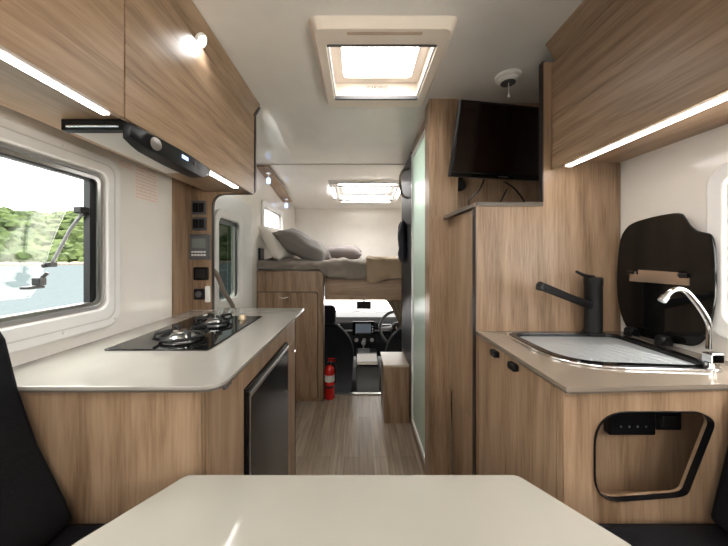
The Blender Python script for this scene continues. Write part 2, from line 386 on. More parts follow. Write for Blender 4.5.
# ------------------------------------------------------------------ left kitchen
t = thing('kitchen_cabinet', 'oak kitchen cabinet on the left, under the grey worktop with the gas hob', 'cabinet', (-.6, 1.1, 0))
FX = -.335
build('end_panel', box(B(), XL+.002, FX-.002, .64, .656, 0, .917), WZ, t, bev=.001)
bm = plate(B(), [(.658,0),(1.385,0),(1.385,.917),(.658,.917)], [[(.872,.10),(1.372,.10),(1.372,.815),(.872,.815)]], 'x', FX-.016, FX); build('front_panel', bm, WZ, t)
build('back_panel', box(B(), XL+.002, FX-.002, 1.555, 1.575, 0, .917), WZ, t)
build('partition', box(B(), XL+.002, FX-.017, 1.376, 1.385, 0, .917), WZ, t)
dr = build('drawer', box(B(), FX-.016, FX+.001, 1.389, 1.556, .775, .912), WZ, t, bev=.0015)
dd = build('door', box(B(), FX-.016, FX+.001, 1.389, 1.556, .05, .770), WZ, t, bev=.0015)
build('door_knob', lathe(B(), [(.004,0),(.005,.01),(.011,.014),(.012,.02),(.009,.025),(.002,.026)], (FX+.001,1.475,.735), (1,0,0), 16), CHROME, dd, smooth=True)
build('push_latch', box(B(), FX, FX+.008, .735, .775, .873, .892), GREYP, t, bev=.003)
build('edge_strip', box(B(), FX-.001, FX+.0015, 1.575, 1.578, 0, .917), EDGE, t)
t = thing('bar_fridge', 'black bar fridge built into the left kitchen cabinet', 'refrigerator', (-.58, 1.12, .105))
build('fridge_body', box(B(), XL+.02, FX-.02, .876, 1.368, .105, .805), BLACK, t)
fd = build('fridge_door', box(B(), FX-.019, FX+.012, .874, 1.370, .12, .812), plain('fridge_black', (.004,.004,.0045), .2, spec=.3), t, bev=.005, seg=3)
bm = box(B(), FX+.0125, FX+.015, .884, .889, .14, .79); build('door_trim', bm, STEEL, fd)
bm = box(B(), FX+.0125, FX+.018, .884, 1.362, .786, .800); build('door_handle', bm, STEEL, fd, bev=.002)
# worktop left
wt = rpoly([(XL+.001,.625),(-.29,.625),(-.29,1.588),(-.735,1.588),(-.735,1.515),(XL+.001,1.515)], [0,.05,.004,0,0,0], 8)
t = thing('worktop', 'glossy grey-beige worktop on the left, carrying the gas hob', 'worktop', (-.57, 1.1, .918))
build('slab', plate(B(), wt, [], 'z', .9215, CT), COUNTER, t, bev=.0015)
build('edge_band', plate(B(), wt, [], 'z', .9175, .9214), CEDGE, t)
# hob
t = thing('gas_hob', 'black glass gas hob with two burners set on the left worktop', 'hob', (-.585, 1.1, CT))
build('glass_plate', plate(B(), rrect(-.735, -.435, .862, 1.35, .006), [], 'z', CT+.0002, CT+.005), GLOSSB, t, bev=.0015)
for by, r in ((.975, 1.0), (1.195, .88)):
    c = (-.575, by, CT+.005)
    bn = build('burner', lathe(B(), [(.052*r,0),(.052*r,.003),(.040*r,.005),(.036*r,.012),(.030*r,.016),(.030*r,.019),(.012*r,.021),(.001,.021)], c), STEEL, t, smooth=True)
    build('burner_cap', lathe(B(), [(.024*r,.0215),(.027*r,.023),(.027*r,.026),(.022*r,.028),(.001,.0285)], c), CHROME, bn, smooth=True)
    bm = B()
    R = .060*r
    tube(bm, [(c[0]+R*math.cos(a), c[1]+R*math.sin(a), CT+.014) for a in [2*PI*k/32 for k in range(33)]], .0055, 8)
    for k in range(4):
        a = PI/4+k*PI/2
        q = lambda rr, z: (c[0]+rr*math.cos(a), c[1]+rr*math.sin(a), CT+z)
        tube(bm, [q(R*.98,.012), q(R*1.28,.020), q(R*1.22,.034), q(R*.45,.036)], .0055, 8)
    build('pan_support', bm, MATTE, t, smooth=True)
bm = lathe(B(), [(.016,.0),(.016,.010),(.013,.018),(.001,.019)], (-.495,1.275,CT+.005)); build('knob', bm, plain('brass_knob', (.55,.42,.28), .3, .6), t, smooth=True)
bm = lathe(B(), [(.016,.0),(.016,.010),(.013,.018),(.001,.019)], (-.66,1.295,CT+.005)); build('knob', bm, plain('steel_knob', (.5,.47,.43), .3, .7), t, smooth=True)
# end panel with curved opening
pe = rpoly([(XL+.001,CT+.001),(-.745,CT+.001),(-.745,1.522),(-.53,1.522),(-.53,1.925),(-.508,ZC-.001),(XL+.001,ZC-.001)], [0,0,.07,.03,0,0,0], 8)
t = thing('divider_panel', 'oak divider panel with dark curved edge at the end of the left worktop', 'panel', (-.7, 1.53, CT))
build('board', plate(B(), pe, [], 'y', 1.52, 1.538), WZ, t)
edge = rpoly([(-.80,.0),(-.745,CT+.001),(-.745,1.522),(-.53,1.522),(-.53,1.925),(-.508,1.965)], [0,0,.07,.03,0,0], 8)[1:]
build('edge_trim', ribbon(B(), edge, 1.518, 1.5395, -.0035), EDGE, t)
build('wall_strip', box(B(), XL+.001, XL+.007, 1.366, 1.519, CT+.001, 1.598), WZ, t)
def dev(name, x0, x1, y0, y1, lab, mat=BLACK, d=.012):
    a, b_ = (x0-359)*1.52/300, (x1-359)*1.52/300; zt, zb = 1.2-(y0-257)*1.52/300, 1.2-(y1-257)*1.52/300
    t = thing(name, lab, name.replace('_', ' '), ((a+b_)/2, 1.52, zb))
    build('faceplate', plate(B(), rrect(a, b_, zb, zt, .006), [], 'y', 1.5195, 1.5195-d), mat, t, bev=.002)
    return t, a, b_, zb, zt, 1.5195-d
t, a, b_, zb, zt, y = dev('switch_panel', 193.5, 206.5, 201, 215, 'topmost dark twin rocker switch on the oak divider panel', GREYP)
for k in (0, 1): build('rocker', box(B(), a+.005+k*.029, a+.032+k*.029, y-.005, y, zb+.012, zt-.012), BLACK, t, bev=.003)
t, a, b_, zb, zt, y = dev('switch_panel', 193.5, 207, 217.5, 230.5, 'second dark rocker switch down, just above the digital display', GREYP)
for k in (0, 1): build('rocker', box(B(), a+.005+k*.030, a+.033+k*.030, y-.005, y, zb+.010, zt-.010), BLACK, t, bev=.003)
t, a, b_, zb, zt, y = dev('control_display', 191, 211, 234.5, 259.5, 'grey control display with LCD screen and row of white buttons', GREYP, .02)
build('screen', box(B(), a+.018, b_-.018, y-.002, y, zb+.058, zt-.022), SCREEN, t)
for k in range(5): build('button', box(B(), a+.014+k*.015, a+.025+k*.015, y-.003, y, zb+.018, zb+.027), LABEL, t, bev=.001)
for k in range(5): build('button', box(B(), a+.014+k*.015, a+.025+k*.015, y-.003, y, zb+.034, zb+.042), LABEL, t, bev=.001)
t, a, b_, zb, zt, y = dev('power_socket', 194.5, 209, 267, 280, 'glossy black power socket below the digital display', GLOSSB)
build('socket_cover', box(B(), a+.012, b_-.014, y-.006, y, zb+.012, zt-.012), BLACK, t, bev=.003)
t, a, b_, zb, zt, y = dev('power_socket', 195, 205.2, 288.5, 299.5, 'small black socket beside the white switch, nearest the worktop', BLACK)
build('socket_cover', lathe(B(), [(.016,0),(.016,.006),(.012,.008)], ((a+b_)/2, y, (zb+zt)/2), (0,-1,0), 20), GREYP, t)
t, a, b_, zb, zt, y = dev('light_switch', 206, 210.8, 286, 302, 'narrow white light switch beside the lowest black socket', WHITE)
build('rocker', box(B(), a+.005, b_-.005, y-.004, y, zb+.02, zt-.02), LABEL, t, bev=.002)
# printed notices on the left wall
def notice(name, y0, y1, z0, z1, rows, lab):
    t = thing(name, lab, 'notice', (XL+.001, (y0+y1)/2, z0))
    build('sheet', box(B(), XL+.0004, XL+.0010, y0, y1, z0, z1), plain('clear_label', (.76,.69,.62), .3), t)
    bm = B(); h = (z1-z0)/rows
    rr = random.Random(3)
    for k in range(rows):
        y = y0+.004
        while y < y1-.01:
            w_ = rr.uniform(.006, .018); box(bm, XL+.001, XL+.0014, y, min(y+w_, y1-.003), z1-h*(k+.72), z1-h*(k+.35)); y += w_+.004
    p = build('printed_lines', bm, PINK, t); return t
notice('safety_notice', 1.062, 1.132, 1.523, 1.552, 3, 'small pink printed notice on the white wall, left of the larger one')
notice('safety_notice', 1.14, 1.27, 1.425, 1.555, 10, 'larger pink printed safety notice on the white wall under the range hood')
# left overhead cabinet
t = thing('overhead_cabinet', 'left oak overhead cabinet with two long doors and a light strip', 'cabinet', (-.7, .7, 1.515))
bm = box(B(), XL+.002, -.5455, -.25, 1.5175, 1.60, 1.905); box(bm, -.775, -.5455, -.25, 1.5175, 1.530, 1.5995); build('carcass', bm, WY, t)
build('door', box(B(), -.545, -.53, -.25, .677, 1.515, 1.906), WY, t, bev=.0015)
build('door', box(B(), -.545, -.53, .681, 1.5175, 1.515, 1.906), WY, t, bev=.0015)
bm = plate(B(), [(-.60,1.9105),(-.545,1.9105),(-.500,ZC-.001),(-.60,ZC-.001)], [], 'y', -.25, 1.5175); build('bulkhead', bm, WY, t)
build('shade_strip', box(B(), -.546, -.5335, -.25, 1.517, 1.9062, 1.9095), EDGE, t)  # dark strip stands in for the shadow line under the bulkhead
build('light_channel', box(B(), -.570, -.5455, -.25, .66, 1.5165, 1.5295), WY, t)
build('light_strip', box(B(), -.565, -.549, -.25, .66, 1.513, 1.5163), LED, t)
build('light_channel', box(B(), -.570, -.5455, 1.10, 1.36, 1.5165, 1.5295), WY, t)
build('light_strip', box(B(), -.568, -.548, 1.10, 1.36, 1.513, 1.5163), LED, t)
t = thing('downlight', 'small round lit downlight in the left overhead cabinet bulkhead', 'light', (-.52, 1.027, 1.935))
nrm = Vector((.81, 0, -.58)).normalized()
dc = Vector((-.5285, 1.005, 1.9245))
build('bezel', lathe(B(), [(.024,-.01),(.024,.003),(.021,.005),(.017,.004)], dc, nrm, 28), WHITE, t, smooth=True)
build('lens', lathe(B(), [(.0175,.0042),(.0175,.0058)], dc, nrm, 28), LAMP, t)
spot(dc+nrm*.03, (-.14,-.10,-1), .6, 160, r=.03)
# range hood
t = thing('range_hood', 'slim range hood with black curved control strip under the left overhead cabinet', 'range hood', (-.69, .9, 1.47))
build('housing', box(B(), -.707, -.5505, .737, 1.098, 1.506, 1.5295), plain('hood_underside', (.62,.58,.53), .3), t, bev=.003)
prof = []
bm = B(); N = 16; rows = []
for k in range(N+1):
    f = k/N; y = .700+f*.375; bul = math.sin(f*PI)**.7*.022; zb = 1.466-.008*math.sin(f*PI)+.025*max(0, (f-.8)/.2)+.012*max(0, (.1-f)/.1)
    rows.append([bm.verts.new(p) for p in ((-.551,y,zb),(-.535+bul,y,zb+.004),(-.532+bul,y,1.507),(-.535+bul*.6,y,1.513),(-.551,y,1.513))])
for a, b_ in zip(rows, rows[1:]):
    for k in range(5): bm.faces.new((a[k], a[(k+1) % 5], b_[(k+1) % 5], b_[k]))
bm.faces.new(rows[0]); bm.faces.new(rows[-1][::-1]); cs = build('control_strip', bm, BLACK, t, smooth=True)
build('emblem', lathe(B(), [(.016,0),(.016,.002),(.001,.003)], (-.5165,.762,1.487), (1,-.25,0), 24), STEEL, cs)
build('indicator', box(B(), -.5105, -.509, .865, .895, 1.486, 1.496), BLUE, cs)
build('button', box(B(), -.5125, -.5105, .93, .94, 1.486, 1.496), GREYP, cs); build('button', box(B(), -.516, -.5130, .955, .965, 1.486, 1.496), GREYP, cs)
build('slide_rail', box(B(), -.712, -.551, .716, .736, 1.503, 1.5295), MATTE, t, bev=.002)
build('chrome_bar', tube(B(), [(-.695,.713,1.511),(-.57,.713,1.511)], .003, 10), CHROME, t)
# ------------------------------------------------------------------ right kitchen
t = thing('overhead_cabinet', 'right oak overhead cabinet with light strip above the sink', 'cabinet', (.83, .5, 1.517))
build('carcass', box(B(), .716, XR-.002, -.25, 1.092, 1.545, 1.90), WY, t)
build('door', box(B(), .70, .715, -.25, 1.092, 1.517, 1.898), WY, t, bev=.0015)
build('shade_strip', box(B(), .704, .74, -.25, 1.085, 1.8985, 1.902), EDGE, t)  # solid dark strip in place of shade between door and bulkhead
build('bulkhead', plate(B(), [(.76,1.9025),(.712,1.9025),(.674,ZC-.001),(.76,ZC-.001)], [], 'y', -.25, 1.085), WY, t)
build('light_channel', box(B(), .7155, .745, -.25, 1.055, 1.5185, 1.5445), WY, t)
build('light_strip', box(B(), .720, .738, -.25, 1.045, 1.515, 1.5183), LED, t)
t = thing('sink_cabinet', 'oak two-door cabinet on the right, under the sink worktop', 'cabinet', (.7, .86, 0))
PX = .435
def pp(px, py, Y): return ((px-359)*Y/300, 1.2-(py-257)*Y/300)
cut = [pp(550+a/2.938, 360+b/2.938, .64) for a, b in ((128,150),(440,150),(484,178),(400,392),(375,400),(128,418))]
cut = rpoly(cut, [.075,.045,.045,.05,.03,.06], 8)
bm = plate(B(), [(PX+.002,0),(XR-.002,0),(XR-.002,.917),(PX+.002,.917)], [cut], 'y', .64, .656); ep = build('end_panel', bm, WZ, t)
ins = [(a*.988+.0078, b_*.988+.009) for a, b_ in cut]
bm = plate(B(), cut, [ins], 'y', .636, .649); build('opening_trim', bm, BLACK, t)
cx = sum(p[0] for p in cut)/len(cut); 
build('recess_back', box(B(), .47, .90, .74, .75, .50, .912), WZ, t)
build('recess_side', box(B(), .462, .469, .657, .75, .50, .912), WZ, t); build('recess_side', box(B(), .901, .908, .657, .75, .50, .912), WZ, t)
build('recess_base', box(B(), .462, .908, .657, .75, .615, .625), WX, t)
bm = box(B(), PX, PX+.016, .642, .660, 0, .917); build('corner_post', bm, WZ, t)
for k, (a, b_) in enumerate(((.663, .888), (.892, 1.090))):
    d = build('door', box(B(), PX, PX+.016, a, b_, .06, .912), WZ, t, bev=.0015)
    yy = .833 if k == 0 else .946
    build('door_handle', plate(B(), rrect(yy-.019, yy+.019, .886, .906, .007), [], 'x', PX-.016, PX), BLACK, d, bev=.003)
build('toe_kick', box(B(), PX+.03, PX+.04, .66, 1.09, 0, .06), MATTE, t)
wr = rpoly([(.428,.618),(XR-.001,.646),(XR-.001,1.0935),(.428,1.0935)], [.012,0,0,0], 5)
t = thing('worktop', 'glossy brown-beige worktop on the right, holding the sink', 'worktop', (.7, .86, .918))
sh = rpoly([(.50,.73),(.885,.70),(.90,1.055),(.50,1.065)], [.14,.07,.05,.07], 10)
def inset(poly, d):
    c = Vector((sum(p[0] for p in poly)/len(poly), sum(p[1] for p in poly)/len(poly))); out = []
    for p in poly:
        v = Vector(p)-c; out.append(tuple(c+v*(1-d/v.length)))
    return out
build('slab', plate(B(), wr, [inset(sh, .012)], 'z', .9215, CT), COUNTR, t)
build('edge_band', plate(B(), wr, [inset(sh, .010)], 'z', .9175, .9214), CEDGE, t)
t = thing('sink', 'inset steel sink with black rim and raised black glass lid in the right worktop', 'sink', (.69, .9, CT))
build('chrome_rim', plate(B(), sh, [inset(sh, .009)], 'z', CT+.0003, CT+.006), CHROME, t, bev=.002)
build('black_rim', plate(B(), inset(sh, .0092), [inset(sh, .034)], 'z', CT-.006, CT+.007), GLOSSB, t, bev=.002)
ins = inset(sh, .0345)
build('drainer_tray', plate(B(), ins, [], 'z', CT-.010, CT-.004), TRAYM, t)
for k in range(8):
    p0 = Vector((.60+.028*k, .965-.004*k, CT-.0045)); q = Vector((.62+.032*k, .80-.004*k, CT-.0045))
    build('drainer_rib', tube(B(), [p0-Vector((0,0,.003)), q-Vector((0,0,.003))], .006, 12), TRAYM, t, smooth=True)
build('bowl', box(B(), .55, .80, .78, 1.0, CT-.14, CT-.0105), STEEL, t)
t_sink = t
# sink lid standing against the wall
ol = [(385,118),(425,108),(470,102),(484,112),(496,130),(512,143),(530,148),(545,153),(553,172),(557,215),(558,280),(553,330),(543,375),(528,405),(505,418),(475,414),(420,405),(370,390),(345,368),(330,325),(325,280),(326,225),(333,165),(348,137),(365,125)]
LX = .928
lid2 = []
for a, b_ in ol:
    px, py = 480+a/2.375, 170+b_/2.375; Y = LX*300/(px-359); lid2.append((Y, 1.2-(py-257)*Y/300))
lid2 = [tuple(v) for v in spline([(p[0], p[1], 0) for p in lid2], 3, True)]; lid2 = [(p[0], p[1]) for p in lid2]
t = t_sink
gl = build('lid', plate(B(), lid2, [], 'x', LX, LX+.007), GLOSSB, t, bev=.0015); gl['label'] = 'black glass lid raised upright against the wall'
t = gl
def onlid(a, b_, X=LX):
    px, py = 480+a/2.375, 170+b_/2.375; Y = X*300/(px-359); return (Y, 1.2-(py-257)*Y/300)
pl = [onlid(*p) for p in ((357,241),(372,241),(372,248),(378,248),(378,237),(474,243),(474,256),(499,257),(499,275),(357,264))]
build('catch_plate', plate(B(), pl, [], 'x', LX-.004, LX-.0002), plain('bronze_plate', (.50,.38,.29), .22, .7), t, bev=.0008)
for a, b_ in ((364,243),(486,249)):
    c = onlid(a, b_); build('catch_pin', box(B(), LX-.012, LX-.004, c[0]-.010, c[0]+.010, c[1]-.006, c[1]+.004), BLACK, t, bev=.002)
for yy in (.895, 1.0):
    bm = lathe(B(), [(.012,-.016),(.014,-.012),(.014,.012),(.012,.016)], (.908, yy, CT+.022), (0,1,0), 20); box(bm, .89, LX-.001, yy-.010, yy+.010, CT+.0075, CT+.020)
    build('hinge', bm, BLACK, t, smooth=True)
# black mixer tap
bx, by = .822, 1.052
t = thing('mixer_tap', 'matt black single-lever mixer tap beside the sink', 'tap', (bx, by, CT))
build('base', lathe(B(), [(.034,.0003),(.034,.008),(.030,.010)], (bx,by,CT)), MATTE, t, smooth=True)
build('body', lathe(B(), [(.027,.010),(.027,.172),(.028,.174),(.028,.196),(.025,.199),(.001,.199)], (bx,by,CT)), MATTE, t, smooth=True)
tip = Vector((.575,.955,1.109)); s0 = Vector((bx-.01,by-.004,1.028))
sp = build('spout', tube(B(), [s0, s0.lerp(tip,.5), tip], [.0135,.0125,.0135], 20), MATTE, t, smooth=True)
build('nozzle', lathe(B(), [(.010,0),(.0125,.002),(.0125,.018),(.010,.020)], tip+Vector((.006,.002,.004)), (-.35,-.15,-1), 20), MATTE, sp, smooth=True)
build('lever', tube(B(), [(bx,by,1.128),(bx-.045,by-.015,1.137),(bx-.078,by-.026,1.150)], [.008,.006,.0045], 12), MATTE, t, smooth=True)
# chrome filter tap
fx, fy = .842, .715
t = thing('filter_tap', 'small chrome swan-neck tap at the near corner of the sink', 'tap', (fx, fy, CT))
build('base', lathe(B(), [(.017,.0003),(.017,.004),(.012,.006),(.012,.018)], (fx,fy,CT)), CHROME, t, smooth=True)
build('valve', box(B(), fx-.013, fx+.017, fy-.012, fy+.012, CT+.018, CT+.042), CHROME, t, bev=.003)
def q(px, py): return ((px-359)*fy/300, fy, 1.2-(py-257)*fy/300)
build('spout', tube(B(), spline([q(709,349),q(709.5,333),q(708,322),q(700,308),q(691,296.5),q(685,291),q(677,289.2),q(670,292),q(664,299)], 6), .006, 14), CHROME, t, smooth=True)
e = Vector(q(664,299)); build('nozzle', tube(B(), [e+Vector((.004,0,.006)), e-Vector((.005,0,.005))], .0085, 14), CHROME, t, smooth=True)
# ------------------------------------------------------------------ tall cabinet, television niche
t = thing('tall_cabinet', 'tall oak pantry cabinet right of the aisle with a television niche', 'cabinet', (.69, 1.3, 0))
bm = plate(B(), [(.425,0),(XR-.002,0),(XR-.002,1.91),(.671,1.91),(.671,1.3995),(.425,1.3995)], [], 'y', 1.0946, 1.110); build('front_panel', bm, WZ, t)
build('edge_trim', ribbon(B(), [(.671,1.40),(.671,1.911),(.676,1.912)], 1.091, 1.113, .004), EDGE, t)
build('edge_trim', box(B(), .424, .4275, 1.094, 1.122, 0, 1.384), EDGE, t)
build('shelf', plate(B(), [(.426,1.088),(.669,1.088),(.669,1.112),(.945,1.112),(.945,1.498),(.415,1.50),(.412,1.42)], [], 'z', 1.385, 1.3995), CEDGE, t, bev=.001)
dd = build('door', box(B(), .433, .448, 1.124, 1.455, .572, 1.382), WZ, t, bev=.0015)
build('lower_panel', box(B(), .455, .4645, 1.112, 1.458, 0, .566), WZ, t)
build('partition', box(B(), .465, XR-.002, 1.48, 1.497, 0, 1.384), WZ, t)
build('niche_back', box(B(), .482, XR-.002, 1.50, 1.52, 1.3996, ZC-.001), WZ, t)
t = thing('corner_post', 'oak corner post between the pantry and the shower door', 'post', (.39, 1.5, 0))
build('post', box(B(), .342, .446, 1.4585, 1.556, 0, 1.384), WZ, t); build('upper_post', box(B(), .342, .481, 1.4585, 1.556, 1.4005, ZC-.001), WZ, t)
build('post_middle', box(B(), .342, .410, 1.4585, 1.556, 1.3842, 1.4003), WZ, t)
# television
u = Vector((math.cos(math.radians(10)), math.sin(math.radians(10)), 0)); v = Vector((.030,-.042,.313)).normalized(); v = (v-u*v.dot(u)*.0).normalized(); n = u.cross(v).normalized()
BLc = Vector((.398,1.305,1.5515)); M = Matrix((( u.x, n.x*1, v.x, BLc.x),(u.y, n.y, v.y, BLc.y),(u.z, n.z, v.z, BLc.z),(0,0,0,1)))
if n.y > 0: M = Matrix(((u.x, n.x, v.x, BLc.x),(u.y, n.y, v.y, BLc.y),(u.z, n.z, v.z, BLc.z),(0,0,0,1)))
else: M = Matrix(((u.x, -n.x, v.x, BLc.x),(u.y, -n.y, v.y, BLc.y),(u.z, -n.z, v.z, BLc.z),(0,0,0,1)))
t = thing('television', 'black flat television tilted on a bracket in the niche', 'television', (.63, 1.38, 1.53))
def tvb(x0,x1,y0,y1,z0,z1,name,mat,bev=0):
    bm = box(B(),x0,x1,y0,y1,z0,z1); bm.transform(M); return build(name,bm,mat,t,bev=bev)
tvb(0,.50,0,.028,0,.318,'casing',BLACK,.004)
tvb(.010,.490,-.001,-.0002,.022,.308,'screen',plain('tv_screen', (.006,.003,.002), .12))
tvb(0.003,.497,-.004,-.0003,0.001,.016,'lower_bezel',GLOSSB,.002)
tvb(.10,.40,.028,.05,.05,.25,'rear_cover',BLACK,.01)
tvb(.225,.275,-.005,-.0042,.006,.010,'logo',STEEL)
t = thing('wall_bracket', 'black articulated bracket on the niche back wall behind the television', 'bracket', (.50, 1.5, 1.5))
build('mount_disc', lathe(B(), [(.028,0),(.028,.02),(.022,.026),(.001,.027)], (.50,1.4995,1.555), (0,-1,0), 24), MATTE, t, smooth=True)
build('mount_plate', box(B(), .484, .516, 1.485, 1.4995, 1.53, 1.65), MATTE, t, bev=.003)
build('arm', tube(B(), [(.50,1.48,1.60),(.56,1.45,1.62),(.62,1.405,1.66)], .010), MATTE, t)
cb = spline([(.60,1.43,1.58),(.59,1.47,1.53),(.545,1.485,1.48),(.56,1.48,1.435),(.62,1.47,1.422),(.68,1.475,1.45),(.72,1.46,1.53)], 8)
tag(build('power_cable', tube(B(), cb, .0035, 8), BLACK, smooth=True), 'looping black cable at left under the television', 'cable')
cb = spline([(.70,1.44,1.56),(.76,1.46,1.53),(.81,1.47,1.47),(.83,1.475,1.4045)], 8)
tag(build('power_cable', tube(B(), cb, .0035, 8), BLACK, smooth=True), 'straight drooping black cable at right under the television', 'cable')
# smoke alarm
t = thing('smoke_alarm', 'round white smoke alarm with hanging test pull on ceiling', 'smoke alarm', (.634, 1.276, ZC-.03))
build('base', lathe(B(), [(.052,0),(.052,.010),(.046,.014)], (.634,1.276,ZC-.0003), (0,0,-1)), WHITE, t, smooth=True)
build('cover', lathe(B(), [(.042,.0142),(.042,.020),(.034,.028),(.016,.030),(.001,.030)], (.634,1.276,ZC-.0003), (0,0,-1)), WHITE, t, smooth=True)
build('vent_ring', lathe(B(), [(.030,.0285),(.030,.0315),(.026,.0315)], (.634,1.276,ZC-.0003), (0,0,-1)), GREYP, t)
build('pull', tube(B(), [(.634,1.272,ZC-.03),(.634,1.270,ZC-.075),(.634,1.270,ZC-.095)], [.002,.002,.006], 10), WHITE, t)
# ------------------------------------------------------------------ roof windows
def hatch(name, outer, open_, tilt, z, warn=True, framemat=CREAM, glassin=.03):
    root = sthing(name, ((outer[0]+outer[1])/2, (outer[2]+outer[3])/2, z))
    parts = []
    o = rpoly([(outer[0],outer[2]),(outer[1],outer[2]),(outer[1]-.0,outer[3]),(outer[0]+.0,outer[3])], .035)
    i = rrect(*open_, .012)
    bm = plate(B(), o, [i], 'z', z-.030, z-.0005); tops = [v for v in bm.verts if v.co.z > z-.01]
    cx, cy = (outer[0]+outer[1])/2, (outer[2]+outer[3])/2
    for v in bm.verts:
        if v.co.z < z-.02 and (abs(v.co.x-cx) > (open_[1]-open_[0])/2+.015 or abs(v.co.y-cy) > (open_[3]-open_[2])/2+.04):
            v.co.x = cx+(v.co.x-cx)*.93; v.co.y = cy+(v.co.y-cy)*.93
    parts.append(('surround', bm, framemat, .006))
    bm = plate(B(), rrect(open_[0]-.006, open_[1]+.006, open_[2]-.006, open_[3]+.006, .012), [rrect(open_[0]+.0, open_[1]-.0, open_[2]+.0, open_[3]-.0, .012)], 'z', z-.0004, z+.075); parts.append(('shaft', bm, framemat, 0))
    bm = plate(B(), rrect(open_[0]-.004, open_[1]+.004, open_[2]-.004, open_[3]+.004, .01), [rrect(open_[0]+.045, open_[1]-.038, open_[2]+.02, open_[3]-.04, .02)], 'z', z+.050, z+.060); parts.append(('glazing_bead', bm, framemat, .003))
    bm = box(B(), open_[0]+.03, open_[1]-.03, open_[2]+.012, open_[3]-.03, z+.061, z+.066); parts.append(('dome_pane', bm, GLASS, 0))
    bm = box(B(), open_[0]+.002, open_[1]-.002, open_[3]-.014, open_[3]-.002, z-.032, z-.018); parts.append(('blind_bar', bm, GREYP, 0))
    bm = box(B(), open_[0]+.002, open_[1]-.002, open_[2]+.002, open_[2]+.010, z-.032, z-.018); parts.append(('blind_bar', bm, GREYP, 0))
    bm = box(B(), open_[0]+.0005, open_[0]+.008, open_[2]+.012, open_[3]-.015, z-.02, z-.004); parts.append(('side_rail', bm, WHITE, 0))
    bm = box(B(), open_[1]-.008, open_[1]-.0005, open_[2]+.012, open_[3]-.015, z-.02, z-.004); parts.append(('side_rail', bm, WHITE, 0))
    for nme, bm, m, bv in parts:
        if tilt:
            for v_ in bm.verts: slope(v_)
        build(nme, bm, m, root, bev=bv, seg=3)
    return root
h1 = hatch('window_7', (-.165,.325,.955,1.50), (-.115,.275,1.045,1.414), False, ZC)
Mw = Matrix.Translation((.085,1.378,ZC+.0495)) @ Matrix.Rotation(PI, 4, 'X')
M2 = Matrix.Translation((.085,1.4135,ZC+.022)) @ Matrix.Rotation(PI/2, 4, 'X')
WPR = plain('brown_print', (.08,.045,.03), .6)
text_mesh('WARNING', .021, M2, WPR, 'warning_text', h1)
bm = B()
for k, wd in enumerate((.10,.09,.11)):
    box(bm, .085-wd/2, .085+wd/2, 1.4128, 1.4135, ZC+.014-.009*k, ZC+.0165-.009*k)
build('printed_lines', bm, plain('faint_print', (.22,.13,.09), .6), h1)
build('recessed_pull', plate(B(), rrect(-.04,.21,.985,.998,.005), [], 'z', ZC-.032, ZC-.0305), plain('pull_slot', (.55,.42,.33), .5), h1)
h2 = hatch('window_8', (-.30,.46,2.87,3.58), (-.225,.385,2.97,3.49), True, ZC, framemat=WHITE)
def hatchlamp(x0,x1,y0,y1):
    bm = box(B(), x0,x1,y0,y1,ZC-.034,ZC-.0305)
    for v_ in bm.verts: slope(v_)
    build('light_bar', bm, plain('hatch_led', (1,1,1), .5, emit=(1,.98,.95), es=16), h2)
hatchlamp(-.278,-.252,3.02,3.36); hatchlamp(.405,.43,3.02,3.36); hatchlamp(-.20,.36,2.905,2.915); hatchlamp(-.20,.36,3.52,3.53)
# stay in the front hatch
bm = tube(B(), [Vector((x,3.42+.02*math.cos(x*22),2.0-.085)) for x in [-.15+.05*k for k in range(10)]], .005, 8); build('hatch_stay', bm, GREYP, h2, smooth=True)
# ------------------------------------------------------------------ shower door and tall black unit
t = thing('shower_door', 'white framed shower door with pale frosted green glass', 'door', (.37, 1.8, 0))
build('sill', box(B(), .362, .40, 1.56, 2.06, 0, .066), WZ, t)
build('head_panel', box(B(), .366, .40, 1.56, 2.06, 1.902, ZC-.001), WZ, t)
bm = plate(B(), [(1.565,.068),(2.055,.068),(2.055,1.90),(1.565,1.90)], [[(1.592,.10),(2.030,.10),(2.030,1.872),(1.592,1.872)]], 'x', .358, .382); build('door_frame', bm, WHITE, t, bev=.002)
build('glass_panel', box(B(), .368, .374, 1.592, 2.030, .10, 1.872), MINT, t)
_l = bpy.data.lights.new('added_shower_light', 'POINT'); _l.energy = 5; _l.shadow_soft_size = .08; _o = bpy.data.objects.new('added_shower_light', _l); C.objects.link(_o); _o.location = (.66, 1.8, 1.6)  # unseen light added behind the frosted glass to brighten it
build('door_catch', box(B(), .352, .358, 1.574, 1.586, 1.16, 1.20), STEEL, t)
t = thing('refrigerator', 'tall black refrigerator with looped grey handle beside the shower door', 'refrigerator', (.5, 2.3, .43))
build('body', box(B(), .385, .90, 2.075, 2.55, .435, 1.93), BLACK, t)
fd = build('fridge_door', box(B(), .362, .383, 2.078, 2.55, .44, 1.93), plain('navy_black', (.012,.014,.020), .5), t, bev=.004)
build('door_handle', tube(B(), spline([(.362,2.20,1.85),(.318,2.21,1.83),(.303,2.22,1.76),(.318,2.21,1.66),(.362,2.20,1.63)]), .009, 12), plain('handle_grey', (.25,.21,.19), .35), fd, smooth=True)
bm = pillow_bm((.335,2.34,1.32), (0,1,0), (0,0,1), .16, .34, .05, seed=4, N=14)
tag(build('hanging_bag', bm, BAGM, smooth=True), 'dark bag hanging on the tall black refrigerator', 'bag')
t = thing('base_cabinet', 'oak plinth cabinet under the tall black refrigerator', 'cabinet', (.6, 2.3, 0))
build('front_board', box(B(), .372, .388, 2.065, 2.60, 0, .432), WZ, t); build('top_board', box(B(), .3885, .90, 2.065, 2.60, .415, .432), WX, t)
bm = box(B(), .402, XR, 2.60, 2.63, 0, 1.03); struct(build('wall_partition', bm, WZ))
